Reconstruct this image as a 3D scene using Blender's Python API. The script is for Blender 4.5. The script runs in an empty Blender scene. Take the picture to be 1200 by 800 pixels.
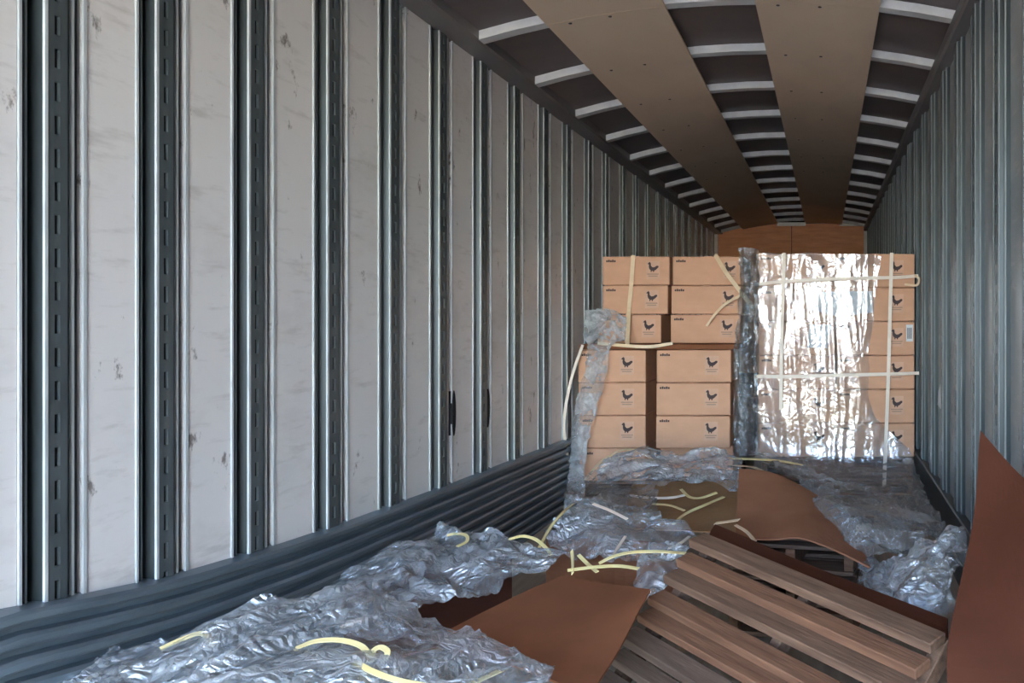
import bpy, bmesh, math, random
from mathutils import Vector, noise, Matrix

S = bpy.context.scene
C = S.collection
random.seed(7); noise.seed_set(7)

# ------------------------------------------------------------------ camera
CAMZ, F = 1.33, 1000.0           # eye height (m), focal length in pixels of a 1200-wide frame
cam = bpy.data.cameras.new('camera'); camo = bpy.data.objects.new('camera', cam); C.objects.link(camo)
camo.location = (0, 0, CAMZ); camo.rotation_euler = (math.pi/2, 0, 0)
cam.sensor_width = 36; cam.lens = 36*F/1200; cam.shift_x = -368/1200; cam.shift_y = -30/1200
cam.clip_start = 0.05
S.camera = camo

# ------------------------------------------------------------------ sky, sun, exposure
w = bpy.data.worlds.new('sky'); S.world = w; w.use_nodes = True
nt = w.node_tree; nt.nodes.clear()
sky = nt.nodes.new('ShaderNodeTexSky'); sky.sky_type = 'NISHITA'; sky.sun_disc = False
sky.sun_elevation = math.radians(42); sky.sun_rotation = math.radians(125)
sky.air_density = 1.0; sky.dust_density = 0.8; sky.ozone_density = 2.5
bg = nt.nodes.new('ShaderNodeBackground'); bg.inputs['Strength'].default_value = 2.1
out = nt.nodes.new('ShaderNodeOutputWorld')
nt.links.new(sky.outputs[0], bg.inputs[0]); nt.links.new(bg.outputs[0], out.inputs[0])
sun = bpy.data.lights.new('sun', 'SUN'); sun.energy = 7.0; sun.angle = math.radians(0.6); sun.color = (1, .95, .88)
suno = bpy.data.objects.new('sun', sun); C.objects.link(suno)
suno.rotation_euler = Vector((-.68, .22, -.68)).to_track_quat('-Z', 'Y').to_euler()
vs = S.view_settings
vs.view_transform = 'Standard'; vs.look = 'None'; vs.gamma = 1; vs.use_curve_mapping = False
vs.exposure = 1.37

# ------------------------------------------------------------------ helpers
def P(x, y, Y):
    "a point of the place at depth Y that the photograph shows at pixel x, y"
    return Vector(((x-968)*Y/F, Y, CAMZ-(y-370)*Y/F))

def tag(o, label=None, cat=None, group=None, kind=None):
    if label: o['label'] = label
    if cat: o['category'] = cat
    if group: o['group'] = group
    if kind: o['kind'] = kind
    return o

class MB:
    def __init__(s): s.v = []; s.f = []
    def quad(s, a, b, c, d):
        n = len(s.v); s.v += [tuple(a), tuple(b), tuple(c), tuple(d)]; s.f.append((n, n+1, n+2, n+3)); return s
    def poly(s, pts):
        n = len(s.v); s.v += [tuple(p) for p in pts]; s.f.append(tuple(range(n, n+len(pts)))); return s
    def box(s, x0, x1, y0, y1, z0, z1):
        n = len(s.v)
        s.v += [(x, y, z) for x in (x0, x1) for y in (y0, y1) for z in (z0, z1)]
        for f in ((0,1,3,2),(4,6,7,5),(0,4,5,1),(2,3,7,6),(0,2,6,4),(1,5,7,3)): s.f.append(tuple(n+i for i in f))
        return s
    def grid(s, rows, close=False):
        n = len(s.v); m = len(rows[0])
        for r in rows: s.v += [tuple(p) for p in r]
        for i in range(len(rows)-1):
            for j in range(m if close else m-1):
                k = (j+1) % m
                s.f.append((n+i*m+j, n+i*m+k, n+(i+1)*m+k, n+(i+1)*m+j))
        return s
    def mesh(s, name, mat, smooth=False):
        me = bpy.data.meshes.new(name); me.from_pydata(s.v, [], s.f); me.update()
        if mat: me.materials.append(mat)
        if smooth: me.polygons.foreach_set('use_smooth', [True]*len(me.polygons))
        return me
    def build(s, name, mat, parent=None, smooth=False, bevel=0, fix=False):
        me = s.mesh(name, mat, smooth)
        if fix or bevel:
            bm = bmesh.new(); bm.from_mesh(me)
            bmesh.ops.remove_doubles(bm, verts=bm.verts, dist=1e-5)
            if bevel: bmesh.ops.bevel(bm, geom=bm.edges[:], offset=bevel, segments=1, affect='EDGES')
            bmesh.ops.recalc_face_normals(bm, faces=bm.faces)
            bm.to_mesh(me); bm.free()
        return link(name, me, parent)

def link(name, me, parent=None, loc=None, scale=None, rotz=None):
    o = bpy.data.objects.new(name, me); C.objects.link(o)
    if parent: o.parent = parent
    if loc is not None: o.location = loc
    if scale is not None: o.scale = scale
    if rotz is not None: o.rotation_euler = (0, 0, rotz)
    return o
def empty(name, loc=(0, 0, 0), rotz=0):
    return link(name, None, None, loc, None, rotz)

# ------------------------------------------------------------------ materials
def node(nt, t, **kw):
    n = nt.nodes.new(t)
    for k, v in kw.items(): setattr(n, k, v)
    return n
def ramp(nt, fac, stops):
    r = node(nt, 'ShaderNodeValToRGB'); nt.links.new(fac, r.inputs[0]); e = r.color_ramp.elements
    while len(e) < len(stops): e.new(.5)
    for k, (p, c) in enumerate(stops):
        e[k].position = p; e[k].color = (c, c, c, 1) if isinstance(c, (int, float)) else (*c, 1)
    return r.outputs[0]
def nz(nt, co, scale, detail=4, rough=.55, stretch=None):
    if stretch:
        m = node(nt, 'ShaderNodeMapping'); m.inputs['Scale'].default_value = stretch
        nt.links.new(co, m.inputs[0]); co = m.outputs[0]
    n = node(nt, 'ShaderNodeTexNoise'); n.inputs['Scale'].default_value = scale
    n.inputs['Detail'].default_value = detail; n.inputs['Roughness'].default_value = rough
    nt.links.new(co, n.inputs['Vector']); return n.outputs['Fac']
def mixc(nt, fac, a, b):
    m = node(nt, 'ShaderNodeMix', data_type='RGBA')
    if isinstance(fac, float): m.inputs[0].default_value = fac
    else: nt.links.new(fac, m.inputs[0])
    for i, c in ((6, a), (7, b)):
        if isinstance(c, tuple): m.inputs[i].default_value = (*c, 1)
        else: nt.links.new(c, m.inputs[i])
    return m.outputs[2]
def mat(name, c1, c2=None, scale=8, stretch=None, rough=.6, metal=0, bump=0, bscale=40, world=False, spec=.5):
    m = bpy.data.materials.new(name); m.use_nodes = True; nt = m.node_tree
    b = nt.nodes['Principled BSDF']
    b.inputs['Roughness'].default_value = rough; b.inputs['Metallic'].default_value = metal
    b.inputs['Specular IOR Level'].default_value = spec
    if world: co = node(nt, 'ShaderNodeNewGeometry').outputs['Position']
    else: co = node(nt, 'ShaderNodeTexCoord').outputs['Object']
    f = ramp(nt, nz(nt, co, scale, stretch=stretch), [(.3, 0.), (.7, 1.)])
    nt.links.new(mixc(nt, f, c1, c2 or tuple(x*.8 for x in c1)), b.inputs['Base Color'])
    if bump:
        bn = node(nt, 'ShaderNodeBump'); bn.inputs['Strength'].default_value = bump; bn.inputs['Distance'].default_value = .01
        nt.links.new(nz(nt, co, bscale, stretch=stretch), bn.inputs['Height']); nt.links.new(bn.outputs[0], b.inputs['Normal'])
    return m

def panel_material(name, a, c):
    m = bpy.data.materials.new(name); m.use_nodes = True; nt = m.node_tree
    b = nt.nodes['Principled BSDF']; b.inputs['Roughness'].default_value = .36
    co = node(nt, 'ShaderNodeNewGeometry').outputs['Position']
    base = mixc(nt, nz(nt, co, 2.2, 5), a, c)
    streak = ramp(nt, nz(nt, co, 1.0, 6, .6, (3, 5, 26)), [(.56, 0.), (.72, .6)])
    base = mixc(nt, streak, base, (.46, .42, .39))
    spot = ramp(nt, nz(nt, co, 9, 5, .65, (1, 1.3, .8)), [(.64, 0.), (.70, .9)])
    base = mixc(nt, spot, base, (.16, .13, .115))
    big = ramp(nt, nz(nt, co, 1.3, 6, .7, (1, 1, 2.5)), [(.52, 0.), (.72, .55)])
    base = mixc(nt, big, base, (.50, .45, .42))
    nt.links.new(base, b.inputs['Base Color'])
    bn = node(nt, 'ShaderNodeBump'); bn.inputs['Strength'].default_value = .15; bn.inputs['Distance'].default_value = .01
    nt.links.new(nz(nt, co, 6, 5, .6, (1, 1, 3)), bn.inputs['Height']); nt.links.new(bn.outputs[0], b.inputs['Normal'])
    return m

def film_material(name, body, milk, clear=(.93, .95, .97), gl=.45, rough=.16, lo=.28, hi=.85, bump=.55, bscale=22):
    m = bpy.data.materials.new(name); m.use_nodes = True; nt = m.node_tree
    o = nt.nodes['Material Output']; nt.nodes.remove(nt.nodes['Principled BSDF'])
    co = node(nt, 'ShaderNodeTexCoord').outputs['Object']
    bn = node(nt, 'ShaderNodeBump'); bn.inputs['Strength'].default_value = bump; bn.inputs['Distance'].default_value = .03
    vor = node(nt, 'ShaderNodeTexVoronoi', feature='DISTANCE_TO_EDGE'); vor.inputs['Scale'].default_value = bscale
    warp = node(nt, 'ShaderNodeTexNoise'); warp.inputs['Scale'].default_value = 5
    nt.links.new(co, warp.inputs['Vector'])
    va = node(nt, 'ShaderNodeVectorMath', operation='ADD'); nt.links.new(co, va.inputs[0]); nt.links.new(warp.outputs['Color'], va.inputs[1])
    nt.links.new(va.outputs[0], vor.inputs['Vector'])
    fine = nz(nt, co, bscale*2.2, 5, .6)
    ad = node(nt, 'ShaderNodeMath', operation='MULTIPLY_ADD'); nt.links.new(fine, ad.inputs[0]); ad.inputs[1].default_value = .9
    nt.links.new(vor.outputs['Distance'], ad.inputs[2]); nt.links.new(ad.outputs[0], bn.inputs['Height'])
    g = node(nt, 'ShaderNodeBsdfGlossy'); g.inputs['Roughness'].default_value = rough; g.inputs['Color'].default_value = (.95, .97, 1, 1)
    d = node(nt, 'ShaderNodeBsdfDiffuse'); d.inputs['Color'].default_value = (*body, 1)
    tl = node(nt, 'ShaderNodeBsdfTranslucent'); tl.inputs['Color'].default_value = (*body, 1)
    tr = node(nt, 'ShaderNodeBsdfTransparent'); tr.inputs['Color'].default_value = (*clear, 1)
    for n in (g, d): nt.links.new(bn.outputs[0], n.inputs['Normal'])
    m1 = node(nt, 'ShaderNodeMixShader'); m1.inputs[0].default_value = .3
    nt.links.new(d.outputs[0], m1.inputs[1]); nt.links.new(tl.outputs[0], m1.inputs[2])
    m2 = node(nt, 'ShaderNodeMixShader'); m2.inputs[0].default_value = gl
    nt.links.new(m1.outputs[0], m2.inputs[1]); nt.links.new(g.outputs[0], m2.inputs[2])
    fac = ramp(nt, nz(nt, co, milk, 6, .65), [(.34, lo), (.66, hi)])
    m3 = node(nt, 'ShaderNodeMixShader'); nt.links.new(fac, m3.inputs[0])
    nt.links.new(tr.outputs[0], m3.inputs[1]); nt.links.new(m2.outputs[0], m3.inputs[2])
    nt.links.new(m3.outputs[0], o.inputs[0])
    return m

M = dict(
    panel=panel_material('white_liner_panel', (.74, .70, .675), (.65, .615, .595)), panelr=panel_material('grey_liner_panel', (.30, .31, .30), (.24, .25, .245)),  # right panels are greyer metal, darkened further for the wall's weaker light
    post=mat('dark_steel_post', (.032, .041, .043), (.020, .026, .028), 14, (1, 1, .3), .42, .35, world=True),
    face=mat('grey_steel_face', (.115, .135, .14), (.075, .09, .095), 16, (1, 1, .4), .4, .4, world=True),
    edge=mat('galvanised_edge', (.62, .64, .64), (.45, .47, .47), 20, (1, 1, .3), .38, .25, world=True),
    edger=mat('shaded_edge', (.22, .235, .23), (.15, .165, .16), 20, (1, 1, .3), .55, .2, world=True),  # right wall copy of the edge, its weaker light put into the colour
    black=mat('black_void', (.008, .008, .008), (.012, .012, .012), 4, rough=.9),
    scuff=mat('blue_grey_scuff', (.18, .225, .26), (.12, .155, .185), 5, (.6, .6, 6), .42, .45, .1, 30, True),
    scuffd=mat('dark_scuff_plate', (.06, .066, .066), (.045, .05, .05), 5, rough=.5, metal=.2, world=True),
    rail=mat('top_rail', (.22, .20, .19), (.16, .145, .14), 4, (1, .4, 1), .5, .3, world=True),
    roof=mat('roof_skin', (.15, .115, .105), (.10, .078, .072), 2.5, rough=.55, world=True),
    bow=mat('roof_bow', (.62, .61, .58), (.48, .47, .45), 8, rough=.5, world=True),
    ceilp=mat('ceiling_board', (.74, .56, .39), (.66, .495, .34), 3, (1, .5, 1), .7, world=True),
    screw=mat('screw', (.05, .04, .04), rough=.5),
    ply=mat('front_plywood', (.90, .43, .21), (.75, .31, .14), 3, (1, 1, 7), .6, world=True),
    white=mat('white_trim', (.92, .90, .86), (.85, .82, .78), 9, rough=.5),
    floor=mat('floor_boards', (.42, .34, .27), (.30, .24, .19), 4, (8, .6, 1), .7, world=True),
    ground=mat('concrete_yard', (.64, .53, .42), (.54, .44, .34), .6, rough=.9, world=True),
    carton=mat('carton_kraft', (.67, .375, .24), (.61, .34, .215), 7, (1, 1, 2), .75, spec=.12, bump=.05, bscale=60, world=True),
    cartin=mat('carton_inner', (.22, .13, .09), rough=.8),
    ink=mat('dark_ink', (.055, .03, .03), rough=.7),
    inkpale=mat('pale_ink', (.42, .26, .18), rough=.7),
    patch=mat('print_patch', (.70, .41, .275), rough=.7),
    card=mat('brown_cardboard', (.25, .095, .046), (.205, .078, .038), 5, (1, 1, 1), .8, spec=.1, bump=.08, bscale=25, world=True),
    cardm=mat('mid_cardboard', (.36, .16, .088), (.30, .13, .07), 5, rough=.8, spec=.1, bump=.06, bscale=25, world=True),
    cardo=mat('olive_cardboard', (.40, .235, .12), (.32, .18, .09), 5, rough=.8, spec=.1, bump=.06, bscale=25, world=True),
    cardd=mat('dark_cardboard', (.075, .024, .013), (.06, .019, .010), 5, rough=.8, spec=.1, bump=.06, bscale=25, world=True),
    wood=mat('pallet_wood', (.21, .12, .077), (.10, .055, .036), 5, (.8, 9, 9), .7, spec=.2, bump=.25, bscale=14),
    wood2=mat('pallet_wood_red', (.24, .118, .068), (.13, .06, .036), 5, (.8, 9, 9), .7, spec=.2, bump=.25, bscale=14),
    wood3=mat('pallet_wood_grey', (.18, .118, .085), (.09, .057, .042), 5, (.8, 9, 9), .75, spec=.2, bump=.25, bscale=14),
    strapy=mat('yellow_strap', (.82, .68, .34), (.72, .56, .24), 12, rough=.4),
    straps=mat('sand_strap', (.82, .62, .40), (.72, .52, .32), 12, rough=.45),
    strapw=mat('cream_strap', (.88, .75, .62), (.80, .66, .54), 12, rough=.45),
    paper=mat('paper', (.75, .76, .76), (.62, .64, .66), 20, rough=.6),
)
M['film'] = film_material('stretch_film', (.88, .94, .99), 6, gl=.44, lo=.16, hi=.82, rough=.09, bump=.85, bscale=12)
M['filmgrey'] = film_material('stretch_film_grey', (.62, .60, .58), 4, gl=.38, lo=.16, hi=.72, rough=.12, bump=.7)
M['filmshade'] = film_material('stretch_film_shaded', (.10, .16, .20), 9, gl=.5, lo=.4, hi=.85, rough=.2)  # film body darkened to carry the shade of the gap
M['wrap'] = film_material('pallet_wrap', (.70, .68, .70), 2.6, gl=.5, lo=.06, hi=.50, rough=.16, bump=.12, bscale=6)

# ------------------------------------------------------------------ the trailer
XL, XR, Y0, Y1 = -1.82, 0.69, -2.2, 14.0
def arch(x): return CAMZ + 1.54 - .105*(x+.33)**2          # underside of the roof bows

g = MB().box(-40, 40, -60, Y0-.02, -1.25, -1.2).build('ground', M['ground']); tag(g, kind='structure')
fl = MB().box(XL-.05, XR+.05, Y0, Y1, -.12, 0).build('floor', M['floor']); tag(fl, kind='structure')

def outer_wall(name, x0, x1):
    o = MB().box(x0, x1, Y0, Y1, 0, 2.95).build(name, M['black']); return tag(o, kind='structure')
wl = outer_wall('wall_left', XL-.09, XL-.045)
wr = outer_wall('wall_right', XR+.045, XR+.09)

# one logistic post: profile along y in 0..1 (scaled by its width), depth d towards the room (+x)
PROF = [(0, -.05), (0, -.004), (.04, -.014), (.115, -.014), (.13, -.03), (.28, -.03), (.33, .012), (.64, .012), (.77, -.028), (.80, -.014), (.95, -.014), (1, -.03)]
EDGES = [(0, .04, .004), (.115, .145, -.002), (.30, .345, .014), (.785, .825, .000), (.945, 1.0, .004)]
def post_meshes(z0, z1, em):
    b = MB()
    pts = PROF
    for (u0, d0), (u1, d1) in zip(pts, pts[1:]):
        if d0 == d1 == .012: continue
        b.quad((d0, u0, z0), (d1, u1, z0), (d1, u1, z1), (d0, u0, z1))
    body = b.mesh('post', M['post'])
    f = MB(); pitch, hh = .078, .045; z = z0+.03; a, c = .45, .53; d = .012
    f.quad((d, .33, z0), (d, a, z0), (d, a, z1), (d, .33, z1)); f.quad((d, c, z0), (d, .64, z0), (d, .64, z1), (d, c, z1))
    prev = z0
    while z+hh < z1:
        f.quad((d, a, prev), (d, c, prev), (d, c, z), (d, a, z)); prev = z+hh
        for q in (((d, a, z), (d, a, prev)), ((d, c, z), (d, c, prev)), ((d, a, z), (d, c, z)), ((d, a, prev), (d, c, prev))):
            p0, p1 = q; f.quad(p0, p1, (d-.012, p1[1], p1[2]), (d-.012, p0[1], p0[2]))
        z += pitch
    f.quad((d, a, prev), (d, c, prev), (d, c, z1), (d, a, z1))
    face = f.mesh('slotted_face', M['face'])
    back = MB().box(-.003, .004, .40, .58, z0, z1).mesh('slot_shade', M['black'])  # black strip added behind the slots to stand for their shade
    es = []
    for u0, u1, dd in EDGES:
        me_ = M['face'] if u0 == .115 else em
        e = MB().box(dd-.006, dd, u0, u1, z0, z1); es.append(e.mesh('edge_strip', me_))
    return body, face, back, es
def wall_lining(wall, x, sgn, posts, z0, z1, pm='panel'):
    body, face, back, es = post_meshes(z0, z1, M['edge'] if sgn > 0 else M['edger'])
    for (yc, wd) in posts:
        if sgn > 0: loc, sc = (x, yc-wd/2, 0), (1, wd, 1)
        else: loc, sc = (x-.018, yc-wd/2, 0), (-1, wd, 1)
        p = link('post', body, wall, loc, sc)
        link('slotted_face', face, p); link('slot_shade', back, p)
        for e in es: link('edge_strip', e, p)
    ends = [(Y0, Y0)] + [(yc-wd/2, yc+wd/2) for yc, wd in posts] + [(Y1, Y1)]
    for (a, b), (c, d) in zip(ends, ends[1:]):
        if c-b < .02: continue
        xs = sorted((x-sgn*.04, x))
        MB().box(xs[0], xs[1], b+.002, c-.002, z0, z1).build('panel', M[pm], wall)
ly = [-1.92, -1.42, -.92, -.42, -.07, .28, .62, .96, 1.31, 1.66] + [1820/(968-x) for x in (62, 190, 297, 388, 460, 517, 565, 604, 638, 665, 690, 710, 730, 745)]
while ly[-1] < Y1-.7: ly.append(ly[-1]+.54)
lp = []
for i, y in enumerate(ly):
    s = (ly[min(i+1, len(ly)-1)]-ly[max(i-1, 0)])/(min(i+1, len(ly)-1)-max(i-1, 0))
    lp.append((y, min(.52*s, .255)))
wall_lining(wl, XL, 1, lp, .40, CAMZ+1.35)
ry = [3.31+.52*k for k in range(-10, 21)]
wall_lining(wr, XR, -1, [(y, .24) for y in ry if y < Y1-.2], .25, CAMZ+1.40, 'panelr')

# dents cut into two panels of the left wall
for (x, y, h) in ((531, 484, 27), (571, 478, 23)):
    Y = 1820/(968-x); c = P(x, y, Y); b = MB(); r = []
    for k in range(14):
        t = k*2*math.pi/14; r.append((XL+.004, c.y+.024*math.cos(t), c.z+h*Y/F*math.sin(t)))
    b.poly(r); b.grid([r+[r[0]], [(XL-.02, p[1], p[2]) for p in r+[r[0]]]])
    o = b.build('torn_hole', M['black'], wl); o['label'] = 'dark oval tear in the wall panel'
# torn paper on the right wall
c = P(1105, 465, 5.0); b = MB()
b.poly([(XR-.022, c.y-.05, c.z-.07), (XR-.03, c.y+.05, c.z-.05), (XR-.03, c.y+.02, c.z+.03), (XR-.022, c.y-.02, c.z+.08)])
b.poly([(XR-.018, c.y-.05, c.z-.07), (XR-.018, c.y+.05, c.z-.05), (XR-.018, c.y+.02, c.z+.03), (XR-.018, c.y-.02, c.z+.08)])
tag(b.build('torn_label', M['paper']), 'torn scrap of white label stuck on the right wall', 'label')

# scuff liner on the left: ribbed metal, dented upwards towards the doors
LT = [(-2.2, .70), (1.5, .700), (1.88, .683), (2.08, .650), (2.25, .625), (2.41, .605), (2.62, .588), (2.87, .568), (3.2, .551), (4.2, .515), (5.9, .473), (14, .455)]
def lerp(tab, t):
    for (a, va), (b, vb) in zip(tab, tab[1:]):
        if t <= b: return va+(vb-va)*max(0, (t-a))/(b-a)
    return tab[-1][1]
bl = MB().box(XL-.03, XL+.018, Y0, Y1, 0, .455).build('baseboard_left', M['scuff']); tag(bl, kind='structure')
ysamp = [-2.2, 0, 1, 1.5, 1.7, 1.88, 2, 2.1, 2.25, 2.4, 2.6, 2.85, 3.2, 3.6, 4.2, 5, 5.9, 8, 14]
for k in range(11):
    rows = []
    for y in ysamp:
        t = lerp(LT, y)-k*.052
        sec = [(.020, t), (.046, t-.003), (.052, t-.012), (.050, t-.026), (.040, t-.033), (.020, t-.035), (.020, t-.053)]
        if k == 0: sec[0] = (-.02, t+.004)
        rows.append([(XL+d, y, max(z, .002)) for d, z in sec])
    MB().grid(rows).build('rib', M['scuff'], bl)
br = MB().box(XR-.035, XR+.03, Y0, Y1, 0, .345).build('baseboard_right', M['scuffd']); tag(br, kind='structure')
MB().box(XR-.05, XR-.03, Y0, Y1, .315, .35).build('cap_strip', M['scuffd'], br, bevel=.006)
MB().box(XR-.045, XR-.03, Y0, Y1, .10, .13).build('cap_strip', M['scuffd'], br, bevel=.006)

# roof: skin, bows, lining boards with screws, top rails
def arch_strip(x0, x1, y0, y1, dz0, dz1, n=8):
    b = MB(); lo0, lo1, hi0, hi1 = [], [], [], []
    for k in range(n+1):
        x = x0+(x1-x0)*k/n; z = arch(x)
        lo0.append((x, y0, z+dz0)); lo1.append((x, y1, z+dz0)); hi0.append((x, y0, z+dz1)); hi1.append((x, y1, z+dz1))
    b.grid([lo0, lo1, hi1, hi0, lo0])
    for i in (0, n): b.quad(lo0[i], lo1[i], hi1[i], hi0[i])
    return b
ce = arch_strip(XL-.09, XR+.09, Y0, Y1, .045, .065, 16).build('ceiling', M['roof'], fix=True); tag(ce, kind='structure')
by = [4.19+.8*k for k in range(-7, 13)]
for y in by:
    arch_strip(XL+.1, XR-.04, y-.035, y+.035, 0, .044, 12).build('roof_bow', M['bow'], ce, fix=True)
for (x0, x1) in ((-1.36, -.785), (-.345, .26)):
    y = Y0
    for ln in (2.5, 3.85, 3.85, 3.85, 3.0):
        p = arch_strip(x0, x1, y+.002, min(y+ln, Y1)-.002, -.014, -.001, 5).build('ceiling_board', M['ceilp'], ce, fix=True)
        for sy in by:
            if y < sy < y+ln and 3 < sy < 9:
                for u in (.18, .52):
                    sx = x0+(x1-x0)*u; s = MB()
                    ring = [(sx+.009*math.cos(a*math.pi/4), sy+.009*math.sin(a*math.pi/4), arch(sx)-.017) for a in range(8)]
                    s.poly(ring); s.grid([ring+[ring[0]], [(a, b_, c_+.005) for a, b_, c_ in ring+[ring[0]]]])
                    s.build('screw', M['screw'], p)
        y += ln
def rail(name, xa, xb, h0, h1):
    b = MB().box(min(xa, xb), max(xa, xb), Y0, Y1, CAMZ+h0, CAMZ+h1)
    o = b.build(name, M['rail'], bevel=.012); tag(o, kind='structure'); return o
rail('trim_1', XL-.05, XL+.13, 1.335, 1.43)
rail('trim_2', XR+.05, XR-.075, 1.385, 1.46)

# front bulkhead
wf = MB().box(XL-.05, XR+.05, Y1, Y1+.05, 0, 2.95).build('wall_front', M['black']); tag(wf, kind='structure')
for k in range(2):
    a = XL+.01+k*1.25; MB().box(a, a+1.24, Y1-.03, Y1-.002, .4, 2.84).build('plywood_sheet', M['ply'], wf)
MB().box(XL+.0, XL+.05, Y1-.06, Y1-.031, .4, 2.80).build('corner_trim', M['white'], wf)
MB().box(XR-.07, XR-.0, Y1-.06, Y1-.031, .4, 2.80).build('corner_trim', M['white'], wf)
for a, b_ in ((-.80, -.33), (.22, .62)):
    MB().box(a, b_, Y1-.09, Y1-.031, 2.80, 2.855).build('header_block', M['white'], wf)

# ------------------------------------------------------------------ wooden pallets
def pallet(name, label, origin, U, V, L, Wd, n, bw, group=None, th=.018, hs=.09, two=True, mats=('wood', 'wood2', 'wood3'), lift=0, jit=0):
    "deck boards run along U, are laid side by side along V; origin is the upper corner of the deck"
    U = U.normalized(); V = (V-U*V.dot(U)).normalized(); N = U.cross(V)
    if N.z < 0: N = -N
    R = Matrix((U, V, N)).transposed().to_4x4(); R.translation = origin
    root = empty(name); root.matrix_world = R
    tag(root, label, 'pallet', group)
    rnd = random.Random(n*7+int(L*100))
    for k in range(n):
        v = (Wd-bw)*k/(n-1)+rnd.uniform(-.006, .006); b2 = bw*rnd.uniform(.9, 1.1)
        o = MB().box(rnd.uniform(-.008, .006), L+rnd.uniform(-.008, .006), 0, b2, -th, rnd.uniform(-.002, .002))
        o = o.build('deck_board', M[mats[rnd.randrange(len(mats))]], root, bevel=.003); o.location = (0, v, 0)
        o.rotation_euler = (lift+rnd.uniform(-.05, .05)*jit, 0, rnd.uniform(-.008, .008)*jit)
    for u in (.0, L/2-.02, L-.04):
        MB().box(u, u+.04, 0, Wd, -th-hs, -th-.001).build('stringer', M['wood'], root, bevel=.003)
    if two:
        for v in (0, Wd/2-.045, Wd-.09):
            MB().box(0, L, v, v+.09, -2*th-hs-.001, -th-hs-.001).build('bottom_board', M['wood3'], root, bevel=.003)
    return root

TL, TR, BL = P(826, 624, 3.0), P(1107, 741, 2.28), P(703, 806, 2.71)
pallet('wooden_pallet', 'splintered wooden pallet leaning with its bare deck boards facing up in the foreground', TL, TR-TL, BL-TL, (TR-TL).length, .595, 8, .068, th=.030, hs=.055, two=False, lift=.58, jit=1)

# stack of three under the bent cardboard
ang = -.2; U = Vector((math.cos(ang), math.sin(ang), 0)); V = Vector((-U.y, U.x, 0))
o0 = Vector((-.40, 3.50, .405))
for k, lab in enumerate(('top wooden pallet of the low stack under the bent cardboard sheet', 'middle wooden pallet of the low stack under the bent cardboard sheet', 'bottom wooden pallet of the low stack under the bent cardboard sheet')):
    pallet('wooden_pallet', lab, o0-Vector((0, 0, .1335*k)), U, V, .52, .55, 6, .08, 'pallets in the low stack', th=.017, hs=.078, mats=('wood', 'wood3'))
# pallets carrying the carton stacks
pallet('wooden_pallet', 'wooden pallet carrying the strapped left stack of cartons', Vector((-1.76, 6.1, .1475)), Vector((1, 0, 0)), Vector((0, 1, 0)), 1.1, .9, 7, .09)
pallet('wooden_pallet', 'upper of two wooden pallets carrying the film wrapped right stack', Vector((-.47, 6.22, .300)), Vector((1, 0, 0)), Vector((0, 1, 0)), 1.1, .9, 7, .09)
pallet('wooden_pallet', 'lower of two wooden pallets carrying the film wrapped right stack', Vector((-.47, 6.22, .150)), Vector((1, 0, 0)), Vector((0, 1, 0)), 1.1, .9, 7, .09)

# ------------------------------------------------------------------ cartons
HEN = [(-.46, .60), (-.34, .66), (-.24, .52), (-.22, .22), (-.04, .04), (.20, .08), (.44, .24), (.60, .22), (.62, .06), (.46, -.10), (.30, -.26), (.14, -.34), (.12, -.50), (.02, -.50), (.0, -.36), (-.14, -.36), (-.16, -.50), (-.26, -.50), (-.24, -.32), (-.40, -.14), (-.46, .10), (-.44, .36), (-.60, .42)]
def flat(pts, y, thick=.0015):
    b = MB(); a = [(p[0], y, p[1]) for p in pts]; b.poly(a); b.grid([a+[a[0]], [(p[0], y+thick, p[2]) for p in a+[a[0]]]]); return b
def carton(label, x0, x1, yf, z0, z1, group, dep=.58, lx=.79, txt=True, logo=True, rot=0):
    wd, ht = x1-x0, z1-z0
    root = empty('carton', ((x0+x1)/2, yf, z0), rot); tag(root, label, 'carton', group)
    body = MB().box(-wd/2+.002, wd/2-.002, 0, dep, .001, ht-.003).build('carton_body', M['carton'], root, bevel=.006)
    MB().box(-.03, .03, -.001, dep+.001, ht-.003, ht-.0005).build('sealing_tape', M['patch'], root)
    if logo:
        cx, cz, s = -wd/2+wd*lx, ht*.60, .058
        pt = flat([(cx-.05, cz-.085), (cx+.05, cz-.085), (cx+.05, cz+.05), (cx-.05, cz+.05)], -.0012).build('print_patch', M['patch'], root)
        flat([(cx+a*s*1.15, cz+b_*s*1.1) for a, b_ in HEN], -.0028).build('hen_emblem', M['ink'], pt)
        for k, (hw, zz) in enumerate(((.042, .047), (.034, .062))):
            flat([(cx-hw, cz-zz-.004), (cx+hw, cz-zz-.004), (cx+hw, cz-zz+.004), (cx-hw, cz-zz+.004)], -.0026).build('caption_line', M['inkpale'], pt)
    if txt:
        b = MB(); x = -wd/2+.028; z = ht-.045
        for k in range(5):
            h = .018 if k % 2 else .014
            b.poly([(x, -.0018, z), (x+.012, -.0018, z), (x+.012, -.0018, z+h), (x, -.0018, z+h)]); x += .0145
        b.build('printed_mark', M['ink'], root)
    return root
def X(px, Y): return (px-968)*Y/F
row4 = ('top', 'second', 'third', 'fourth')
G1 = 'cartons on the left pallet'; G2 = 'cartons on the film wrapped right pallet'
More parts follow.
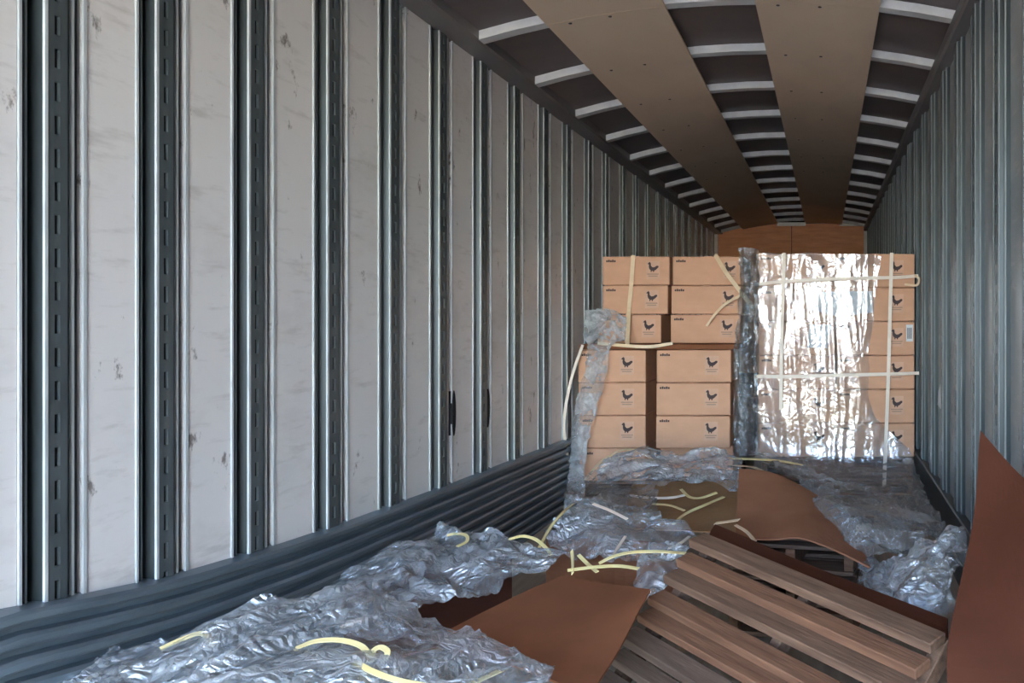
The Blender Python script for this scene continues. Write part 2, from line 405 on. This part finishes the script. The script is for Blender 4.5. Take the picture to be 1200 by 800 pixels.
# upper tier, three rows
for r, (a0, a1, b0, b1) in enumerate(((706, 785, 788, 872), (706, 783, 786, 870), (700, 775, 785, 868))):
    zt = 1.771-r*.2145
    carton('kraft carton with hen emblem, %s row of upper tier, left column by the wall' % row4[r], X(a0, 6.3), X(a1, 6.3), 6.3, zt-.214, zt, G1, lx=.75 if r < 2 else .80)
    carton('kraft carton with hen emblem, %s row of upper tier, right column of left stack' % row4[r], X(b0, 6.3), X(b1, 6.3), 6.3+.01*r, zt-.214, zt, G1, lx=.80)
tag(MB().box(-1.77, -.63, 6.12, 6.9, 1.090, 1.126).build('tier_sheet', M['card'], bevel=.003), 'thick cardboard pad between the two tiers of the left carton stack', 'cardboard')
for r in range(4):
    zt = 1.088-r*.2345
    carton('kraft carton with hen emblem, %s row of lower tier, left column by the wall' % row4[r], X(677+r*.6, 6.1), X(757, 6.1), 6.1, zt-.234, zt, G1, lx=.72)
    if r < 3: carton('kraft carton with hen emblem, %s row of lower tier, right column of left stack' % row4[r], X(769, 6.1), X(857-r*.5, 6.1), 6.1-.01*r, zt-.234, zt, G1, lx=.74)
    else: carton('carton set back in shadow at the foot of left stack, right column', X(769, 6.1), X(857, 6.1), 6.25, zt-.234, zt, G1, logo=False, txt=False, dep=.45)
row6 = ('top', 'second', 'third', 'fourth', 'fifth', 'lowest')
for r in range(6):
    zt = 1.783-r*.2465
    carton('carton under wrap film, left column, %s row of the right pallet' % row6[r], X(888, 6.2), X(979, 6.2), 6.2+.004*(r % 2), zt-.246, zt, G2)
    c = carton('carton with hen emblem in wrapped right pallet, right column, %s row' % row6[r], X(980, 6.2), X(1072, 6.2), 6.2, zt-.246, zt, G2, lx=.77)
    if r == 2:
        lb = flat([(.222, .10), (.272, .10), (.272, .222), (.222, .222)], -.002).build('shipping_label', M['paper'], c); lb['label'] = 'white label at the edge'
        for k in range(3): flat([(.232+k*.012, .12), (.238+k*.012, .12), (.238+k*.012, .20), (.232+k*.012, .20)], -.003).build('barcode_bar', M['ink'], lb)

# ------------------------------------------------------------------ sheets: cardboard, film, straps
def cr(p0, p1, p2, p3, t):
    return .5*((2*p1)+(p2-p0)*t+(2*p0-5*p1+4*p2-p3)*t*t+(3*p1-p0-3*p2+p3)*t**3)
def spline(pts, n):
    pts = [Vector(p) for p in pts]; m = len(pts)-1; res = []
    ext = [pts[0]*2-pts[1]] + pts + [pts[-1]*2-pts[-2]]
    for k in range(n+1):
        s = k/n*m; i = min(int(s), m-1); res.append(cr(ext[i], ext[i+1], ext[i+2], ext[i+3], s-i))
    return res
def surface(ctrl, nu, nv):
    rows = [spline([P(*c) for c in r], nu) for r in ctrl]
    cols = [spline([r[j] for r in rows], nv) for j in range(nu+1)]
    return [[cols[j][i] for j in range(nu+1)] for i in range(nv+1)]
def normals(g):
    n, m = len(g), len(g[0]); N = []
    for i in range(n):
        r = []
        for j in range(m):
            a = g[i][min(j+1, m-1)]-g[i][max(j-1, 0)]; b = g[min(i+1, n-1)][j]-g[max(i-1, 0)][j]
            v = a.cross(b); v = v.normalized() if v.length > 1e-9 else Vector((0, 0, 1))
            if v.y > .0 and v.z < .3: v = -v
            elif v.z < 0 and abs(v.y) < .5: v = -v
            r.append(v)
        N.append(r)
    return N
def crumple(p, s, seed):
    if seed == 11: p = Vector((p.x*2.2, 0, p.z*.45))
    a0 = seed*1.3; q = Vector((math.cos(a0)*p.x+math.sin(a0)*p.y, -math.sin(a0)*p.x+math.cos(a0)*p.y, p.z))
    q = Vector((q.x*.45, q.y*1.2, q.z))*s+Vector((seed*3.1, seed*1.7, -seed*2.3))
    q = q+.8*noise.noise_vector(q*.6)
    a = 1-2*abs(noise.noise(q)); b = 1-2*abs(noise.noise(q*2.1+Vector((5, 2, 1)))); c = 1-2*abs(noise.noise(q*4.3))
    return .55*a+.32*b+.22*c
def film(name, label, ctrl, nu, nv, amp, s, seed, material='film', edge=.03, clampx=True, cat='plastic film', ymin=None):
    gr = surface(ctrl, nu, nv); N = normals(gr); n, m = len(gr), len(gr[0])
    rows = []
    for i in range(n):
        r = []
        for j in range(m):
            p = gr[i][j]; q = p+N[i][j]*amp*crumple(p, s, seed)
            e = min(i, n-1-i)/n, min(j, m-1-j)/m; k = max(0, 1-min(e)*8)
            q = q+Vector(noise.noise_vector(p*9+Vector((seed, 0, 0))))*edge*k
            q.x = min(max(q.x, XL+.045), XR-.05); q.z = max(q.z, .006)
            if ymin and q.y > ymin: q.y = ymin
            r.append(q)
        rows.append(r)
    o = MB().grid(rows).build(name, M[material], smooth=True)
    return tag(o, label, cat, 'loose stretch film' if cat == 'plastic film' else None)
def sheet(name, label, ctrl, nu=12, nv=12, thick=.006, amp=.006, seed=1, material='card', cat='cardboard'):
    gr = surface(ctrl, nu, nv); N = normals(gr)
    top = [[gr[i][j]+N[i][j]*amp*noise.noise(gr[i][j]*3+Vector((seed, 0, 0))) for j in range(nu+1)] for i in range(nv+1)]
    bot = [[top[i][j]-N[i][j]*thick for j in range(nu+1)] for i in range(nv+1)]
    b = MB().grid(top).grid(bot)
    b.grid([top[0], bot[0]]); b.grid([top[-1], bot[-1]])
    b.grid([[r[0] for r in top], [r[0] for r in bot]]); b.grid([[r[-1] for r in top], [r[-1] for r in bot]])
    for v in range(len(b.v)):
        x, y, z = b.v[v]; b.v[v] = (min(max(x, XL+.045), XR-.055), y, max(z, .004))
    return tag(b.build(name, M[material], fix=True), label, cat)
def strap(label, pts, width=.017, ref=(0, -.5, 1), material='strapy', thick=.003, n=None, group='loose plastic straps'):
    n = n or max(8, 7*(len(pts)-1)); c = spline([P(p[0], p[1], p[2]*(.965 if p[2] < 4 else .985 if p[2] < 5.6 else 1)) for p in pts], n); ref = Vector(ref); rows = []
    for k, p in enumerate(c):
        t = (c[min(k+1, n)]-c[max(k-1, 0)]).normalized(); s = t.cross(ref)
        s = s.normalized() if s.length > 1e-4 else Vector((1, 0, 0)); nn = s.cross(t).normalized()
        s = s*width/2; nn = nn*thick/2
        rows.append([p+s+nn, p-s+nn, p-s-nn, p+s-nn])
    b = MB().grid(rows, close=True); b.quad(*rows[0]); b.quad(*rows[-1])
    return tag(b.build('strapping_band', M[material], fix=True), label, 'strap', group)

# cardboard
sheet('cardboard_sheet', 'large flat brown cardboard sheet in front, left of the leaning pallet', [[(505, 747, 2.45), (582, 708, 2.70), (660, 672, 2.95)], [(598, 780, 2.30), (660, 735, 2.52), (714, 682, 2.85)], [(692, 815, 2.12), (730, 750, 2.42), (762, 690, 2.72)]], amp=.012, seed=3)
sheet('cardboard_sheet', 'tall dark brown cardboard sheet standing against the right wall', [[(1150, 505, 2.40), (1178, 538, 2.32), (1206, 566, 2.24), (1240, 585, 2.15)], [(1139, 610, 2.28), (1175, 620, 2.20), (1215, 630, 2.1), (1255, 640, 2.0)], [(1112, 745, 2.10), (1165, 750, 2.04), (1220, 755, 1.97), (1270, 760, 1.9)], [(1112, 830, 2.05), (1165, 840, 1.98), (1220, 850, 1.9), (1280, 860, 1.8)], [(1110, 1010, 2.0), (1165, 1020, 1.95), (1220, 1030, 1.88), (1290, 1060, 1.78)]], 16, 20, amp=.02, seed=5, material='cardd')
sheet('cardboard_sheet', 'bent brown cardboard sheet draped over the low pallet stack', [[(866, 549, 4.25), (905, 553, 4.25), (950, 575, 4.1), (1005, 612, 3.9)], [(864, 592, 3.80), (905, 592, 3.80), (948, 600, 3.7), (1012, 640, 3.5)], [(862, 632, 3.42), (905, 632, 3.38), (945, 630, 3.32), (1020, 664, 3.05)]], 18, 12, amp=.008, seed=8, material='cardm')
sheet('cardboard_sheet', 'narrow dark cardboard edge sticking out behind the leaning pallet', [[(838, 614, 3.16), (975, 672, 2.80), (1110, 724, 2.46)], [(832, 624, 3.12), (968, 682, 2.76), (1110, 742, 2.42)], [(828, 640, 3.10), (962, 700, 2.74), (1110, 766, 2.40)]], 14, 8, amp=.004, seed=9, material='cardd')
sheet('cardboard_sheet', 'olive brown flattened carton below the crumpled film near left stack', [[(742, 565, 5.1), (810, 562, 5.1), (872, 565, 5.0)], [(735, 590, 4.7), (810, 592, 4.6), (875, 592, 4.5)], [(745, 618, 4.2), (810, 622, 4.1), (872, 625, 4.0)]], amp=.02, seed=11, material='cardo')
sheet('cardboard_sheet', 'brown cardboard scrap showing beneath the middle film heap', [[(640, 630, 3.75), (720, 632, 3.75), (800, 640, 3.6)], [(640, 660, 3.45), (720, 665, 3.40), (795, 668, 3.3)], [(640, 690, 3.15), (720, 695, 3.1), (790, 700, 3.0)]], amp=.02, seed=12, material='cardm')
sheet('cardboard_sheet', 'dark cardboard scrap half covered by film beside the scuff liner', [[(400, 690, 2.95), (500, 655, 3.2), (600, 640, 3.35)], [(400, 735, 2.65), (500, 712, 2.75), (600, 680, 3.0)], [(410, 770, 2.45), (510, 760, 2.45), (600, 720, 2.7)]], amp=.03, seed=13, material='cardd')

# loose film
film('stretch_film', 'heap of bluish clear film in the bottom left foreground', [[(70, 790, 2.10), (180, 765, 2.18), (265, 738, 2.25), (345, 708, 2.40), (410, 700, 2.50), (490, 738, 2.40), (570, 768, 2.25), (645, 795, 2.12)], [(60, 830, 1.95), (180, 800, 2.0), (265, 775, 2.0), (345, 760, 2.1), (420, 750, 2.15), (490, 770, 2.15), (570, 795, 2.05), (640, 815, 2.0)], [(60, 900, 1.85), (180, 870, 1.8), (265, 850, 1.8), (345, 840, 1.8), (420, 840, 1.85), (490, 840, 1.85), (570, 850, 1.85), (640, 860, 1.85)], [(60, 1040, 1.85), (180, 1040, 1.8), (265, 1040, 1.8), (345, 1040, 1.8), (420, 1040, 1.8), (490, 1040, 1.8), (570, 1040, 1.8), (640, 1040, 1.85)]], 120, 60, .06, 4.5, 1)
film('stretch_film', 'crumpled bluish film heap beside the ribbed scuff liner', [[(388, 705, 2.85), (445, 668, 3.0), (495, 635, 3.25), (535, 627, 3.35), (600, 640, 3.3), (660, 662, 3.1)], [(385, 718, 2.70), (445, 692, 2.8), (500, 665, 2.95), (545, 655, 3.1), (600, 655, 3.15), (655, 668, 3.0)], [(390, 735, 2.58), (450, 722, 2.6), (505, 702, 2.7), (550, 690, 2.8), (600, 676, 2.95), (648, 676, 2.93)], [(400, 745, 2.50), (455, 742, 2.48), (505, 725, 2.56), (545, 712, 2.66), (590, 692, 2.8), (640, 680, 2.9)]], 80, 50, .065, 4.5, 2)
film('stretch_film', 'film heap in the middle, crossed by a yellow strap', [[(668, 590, 4.0), (710, 592, 4.0), (755, 606, 3.9), (818, 628, 3.6)], [(652, 612, 3.8), (705, 615, 3.75), (755, 625, 3.65), (815, 642, 3.45)], [(645, 635, 3.6), (700, 640, 3.5), (750, 646, 3.4), (800, 655, 3.3)], [(648, 655, 3.45), (700, 660, 3.35), (745, 658, 3.3), (785, 664, 3.2)]], 70, 40, .06, 4.5, 3)
film('stretch_film', 'tail of film hanging down at the upper corner of the leaning pallet', [[(765, 642, 3.25), (790, 640, 3.2), (812, 645, 3.12)], [(752, 668, 3.12), (775, 668, 3.05), (800, 665, 3.05)], [(748, 690, 3.0), (765, 692, 2.92), (785, 690, 2.95)], [(756, 702, 2.9), (765, 704, 2.88), (775, 702, 2.88)]], 30, 36, .035, 9, 4)
film('stretch_film', 'rolled grey blue film lying before the left carton stack', [[(705, 552, 5.3), (750, 532, 5.45), (795, 540, 5.4), (835, 534, 5.4), (868, 545, 5.3)], [(702, 565, 5.1), (750, 552, 5.15), (795, 556, 5.1), (835, 552, 5.1), (868, 560, 5.1)], [(705, 578, 4.95), (750, 572, 4.9), (795, 574, 4.85), (835, 572, 4.85), (866, 582, 4.8)]], 70, 30, .06, 4.5, 5)
film('stretch_film', 'dull grey film scraps at the foot of the left carton stack', [[(672, 575, 5.0), (700, 560, 5.1), (740, 572, 4.9), (765, 580, 4.8)], [(664, 590, 4.7), (700, 584, 4.7), (740, 588, 4.6), (768, 592, 4.5)], [(660, 608, 4.3), (700, 604, 4.3), (740, 606, 4.3), (768, 608, 4.2)]], 50, 30, .06, 7, 6, 'filmgrey')
film('stretch_film', 'slack grey film slumped below the wrapped right pallet', [[(872, 540, 5.6), (930, 543, 5.8), (985, 552, 5.8), (1040, 548, 5.8), (1073, 545, 5.8)], [(905, 552, 5.1), (950, 562, 5.1), (1000, 572, 5.1), (1050, 574, 5.2), (1080, 572, 5.2)], [(925, 568, 4.4), (965, 588, 4.1), (1010, 604, 3.85), (1055, 606, 3.95), (1092, 605, 4.2)], [(955, 592, 4.0), (990, 615, 3.65), (1020, 632, 3.4), (1060, 632, 3.5), (1105, 628, 3.7)], [(985, 616, 3.8), (1012, 642, 3.4), (1030, 662, 3.15), (1060, 656, 3.2), (1095, 640, 3.4)]], 70, 60, .07, 5, 7, 'filmgrey')
film('stretch_film', 'bluish film lump between the leaning pallet and the standing cardboard', [[(1012, 662, 3.2), (1050, 664, 3.15), (1095, 640, 3.0), (1138, 630, 2.95)], [(1010, 680, 3.0), (1050, 684, 2.9), (1095, 668, 2.8), (1136, 655, 2.75)], [(1015, 696, 2.85), (1050, 705, 2.75), (1095, 700, 2.65), (1128, 690, 2.6)], [(1020, 708, 2.8), (1050, 720, 2.7), (1095, 730, 2.55), (1122, 720, 2.5)]], 50, 44, .05, 8, 8)
film('stretch_film', 'torn film hanging down the wall side of the left carton stack', [[(688, 366, 6.2), (712, 362, 6.18), (735, 372, 6.2)], [(686, 390, 6.12), (708, 386, 6.1), (732, 400, 6.14)], [(690, 408, 6.02), (702, 406, 6.0), (716, 408, 6.02)], [(682, 450, 5.99), (694, 448, 5.96), (708, 450, 5.99)], [(672, 495, 5.98), (683, 495, 5.94), (694, 492, 5.98)], [(662, 545, 5.95), (672, 545, 5.9), (684, 540, 5.95)], [(658, 592, 5.8), (670, 590, 5.75), (684, 585, 5.8)]], 24, 80, .03, 12, 9, edge=.02, ymin=6.27)
film('stretch_film', 'twisted film with shade in its colour hanging in the gap between the two carton stacks', [[(868, 290, 6.15), (876, 290, 6.10), (887, 293, 6.15)], [(870, 330, 6.15), (878, 330, 6.09), (887, 332, 6.15)], [(866, 380, 6.12), (876, 380, 6.05), (886, 380, 6.12)], [(862, 420, 6.08), (873, 420, 6.02), (884, 420, 6.1)], [(861, 480, 6.06), (872, 480, 6.0), (884, 480, 6.08)], [(862, 535, 6.0), (872, 535, 5.96), (884, 535, 6.05)]], 20, 90, .03, 14, 10, 'filmshade', edge=.012, ymin=6.17)
# the wrap round the right pallet: front, thicker in the left half, frayed at the right
film('pallet_wrap', 'glossy clear stretch wrap over the front of the right pallet', [[(886, 297, 6.185), (925, 297, 6.175), (965, 297, 6.175), (1005, 298, 6.175), (1032, 300, 6.185)], [(885, 360, 6.185), (925, 360, 6.165), (965, 360, 6.17), (1005, 360, 6.17), (1024, 362, 6.185)], [(884, 420, 6.185), (925, 420, 6.16), (965, 420, 6.17), (1005, 420, 6.17), (1018, 420, 6.185)], [(884, 480, 6.185), (925, 480, 6.16), (965, 480, 6.165), (1005, 480, 6.17), (1022, 482, 6.185)], [(884, 530, 6.18), (925, 532, 6.14), (970, 535, 6.14), (1015, 535, 6.15), (1066, 528, 6.18)], [(882, 552, 6.12), (925, 556, 6.05), (975, 562, 6.05), (1020, 565, 6.08), (1072, 556, 6.12)]], 90, 130, .010, 4, 11, 'wrap', edge=.012, cat='pallet wrap', ymin=6.192)
# papers caught under the wrap
def slip(label, pts, Y):
    q = [P(x, y, Y) for x, y in pts]; b = MB(); b.poly(q); b.grid([q+[q[0]], [v+Vector((0, .002, 0)) for v in q+[q[0]]]])
    o = b.build('packing_slip', M['paper']); tag(o, label, 'paper', 'papers under the wrap'); return o
o = slip('wide white packing slip under the wrap of right pallet', [(945, 342), (1022, 341), (1023, 366), (985, 371), (946, 362)], 6.195)
o = slip('narrow bluish paper under the wrap, below the wide slip', [(948, 380), (974, 380), (970, 408), (946, 407)], 6.195)

# straps round the right pallet
GR = 'straps round the right pallet'
strap('upper horizontal cream strap across the wrapped right pallet', [(884, 333, 6.14), (930, 329, 6.12), (1000, 326, 6.12), (1050, 325, 6.14), (1076, 323, 6.17)], .024, (0, -1, 0), 'strapw', group=GR); 
strap('lower horizontal cream strap across the wrapped right pallet', [(884, 441, 6.14), (930, 441, 6.12), (1000, 439, 6.12), (1050, 438, 6.14), (1077, 437, 6.17)], .024, (0, -1, 0), 'strapw', group=GR)
strap('left vertical cream strap on the wrapped right pallet', [(919, 296, 6.13), (918, 330, 6.11), (916, 400, 6.11), (915, 480, 6.11)], .024, (0, -1, 0), 'strapw', group=GR)
strap('right vertical cream strap on the wrapped right pallet', [(1045, 296, 6.15), (1044, 330, 6.13), (1041, 440, 6.14), (1038, 520, 6.12), (1036, 570, 6.02)], .026, (0, -1, 0), 'strapw', group=GR)
strap('knotted strap end at the right corner of wrapped pallet', [(1060, 333, 6.15), (1074, 334, 6.16), (1077, 327, 6.16), (1072, 322, 6.16)], .016, (0, -1, 0), 'straps', group=GR)
# straps of the left stack
GL = 'straps of the left stack'
strap('upright sand strap over the top cartons of the left stack', [(742, 299, 6.27), (740, 330, 6.26), (737, 365, 6.26), (735, 404, 6.05)], .03, (0, -1, 0), 'straps', group=GL)
strap('sand strap sagging along the pad between the carton tiers', [(700, 402, 6.06), (735, 405, 6.04), (762, 406, 6.04), (788, 402, 6.07)], .022, (0, -1, 0), 'straps', group=GL)
strap('loose sand strap slanting across the top right carton of left stack', [(838, 298, 6.28), (850, 318, 6.22), (868, 342, 6.18), (884, 362, 6.12)], .03, (0, -1, 0), 'straps', group=GL)
strap('short sand strap end crossing the second carton of left stack', [(868, 346, 6.19), (850, 356, 6.22), (838, 368, 6.25), (828, 382, 6.27)], .018, (0, -1, 0), 'straps', group=GL)
strap('pale strap bowing out along the wall beside left stack', [(683, 404, 6.04), (672, 435, 5.97), (663, 475, 5.92), (661, 505, 5.9), (666, 540, 5.9)], .02, (0, -1, 0), 'strapw', group=GL)
# loose straps on the pile
strap('thin strap arching over the pile before the lowest left carton', [(686, 562, 5.5), (705, 540, 5.6), (730, 527, 5.65), (750, 529, 5.6), (768, 541, 5.3)], .017, material='straps')
strap('short pale strap under the rolled film by left stack', [(735, 580, 4.75), (760, 583, 4.6), (785, 583, 4.55), (802, 580, 4.6)], .017, material='strapw')
strap('yellow strap drooping below the rolled film', [(798, 573, 4.75), (808, 582, 4.6), (822, 583, 4.5), (840, 577, 4.55)], .016)
strap('yellow strap curving up to the bent cardboard', [(789, 614, 3.95), (803, 602, 4.1), (825, 592, 4.2), (848, 582, 4.35)], .016)
strap('yellow strap lying on the flattened carton', [(765, 590, 4.45), (785, 592, 4.35), (802, 598, 4.2)], .0125)
strap('green yellow strap running over the grey film behind bent cardboard', [(856, 537, 5.4), (885, 538, 5.4), (915, 540, 5.4), (940, 545, 5.3)], .016)
strap('sand strap trailing along the edge of bent cardboard', [(860, 545, 5.0), (885, 548, 4.5), (905, 560, 4.3), (935, 578, 4.1), (960, 592, 4.0)], .017, material='straps')
strap('pale strap stub at the foot of bent cardboard', [(838, 613, 3.7), (852, 611, 3.65), (866, 609, 3.6)], .017, material='straps')
strap('dull strap curling beside the top edge of leaning pallet', [(862, 615, 3.45), (875, 623, 3.35), (885, 634, 3.25)], .0125, material='straps')
strap('yellow strap stretched up the left side of middle film heap', [(632, 641, 3.55), (645, 618, 3.7), (660, 600, 3.85), (672, 590, 4.0)], .0125)
strap('thin pale strap slanting across the middle film heap top', [(695, 590, 3.95), (715, 598, 3.85), (735, 608, 3.75)], .0125, material='strapw')
strap('long yellow strap lying over the front of middle film heap', [(702, 660, 3.2), (718, 652, 3.22), (740, 647, 3.25), (770, 646, 3.25), (803, 648, 3.15)], .0125)
strap('thin white strap slanting down the middle film heap', [(733, 628, 3.5), (725, 640, 3.4), (717, 653, 3.25)], .012, material='strapw')
strap('thin white strap by the right end of middle film heap', [(808, 628, 3.45), (798, 636, 3.35), (784, 643, 3.3)], .012, material='strapw')
strap('yellow strap upright stub behind the front cardboard sheet', [(670, 645, 3.15), (671, 655, 3.1), (671, 672, 3.0)], .0125, (0, -1, 0))
strap('yellow strap slanting stub behind the front cardboard sheet', [(678, 650, 3.15), (688, 660, 3.1), (700, 670, 3.0)], .0125)
strap('amber strap lying along the back of front cardboard sheet', [(665, 668, 3.02), (700, 664, 3.05), (725, 663, 3.05), (748, 666, 3.0)], .0125)
strap('yellow strap loop on top of the film beside scuff liner', [(596, 632, 3.3), (612, 628, 3.3), (628, 632, 3.3), (640, 642, 3.25), (646, 650, 3.2)], .0125)
strap('clear yellow loop at the crest of film beside scuff liner', [(536, 640, 3.2), (547, 634, 3.25), (546, 627, 3.3), (535, 625, 3.35), (524, 627, 3.35)], .012)
strap('yellow strap arch against the scuff liner in front', [(188, 760, 2.15), (210, 750, 2.18), (236, 742, 2.2), (250, 756, 2.15)], .0125)
strap('pale yellow strap arching over the front film heap', [(346, 760, 2.12), (370, 751, 2.12), (400, 750, 2.1), (425, 758, 2.08), (435, 775, 2.04)], .0125)
strap('broad yellow strap curling across the bottom foreground', [(415, 775, 2.0), (440, 788, 1.96), (470, 798, 1.94), (510, 805, 1.92)], .0125)
strap('yellow strap stub at the bottom edge of cardboard sheet', [(545, 805, 2.05), (570, 793, 2.1), (592, 783, 2.15)], .0125)
strap('small yellow strap curl on the front film heap', [(436, 772, 2.05), (438, 762, 2.07), (446, 758, 2.08), (454, 763, 2.06), (452, 772, 2.04)], .0125)
strap('short pale strap on the front film near dark cardboard', [(400, 735, 2.42), (415, 728, 2.45), (432, 724, 2.47)], .0125, material='strapw')
strap('yellow strap end at the bottom left corner', [(92, 800, 2.1), (105, 795, 2.1), (118, 790, 2.1)], .0125)
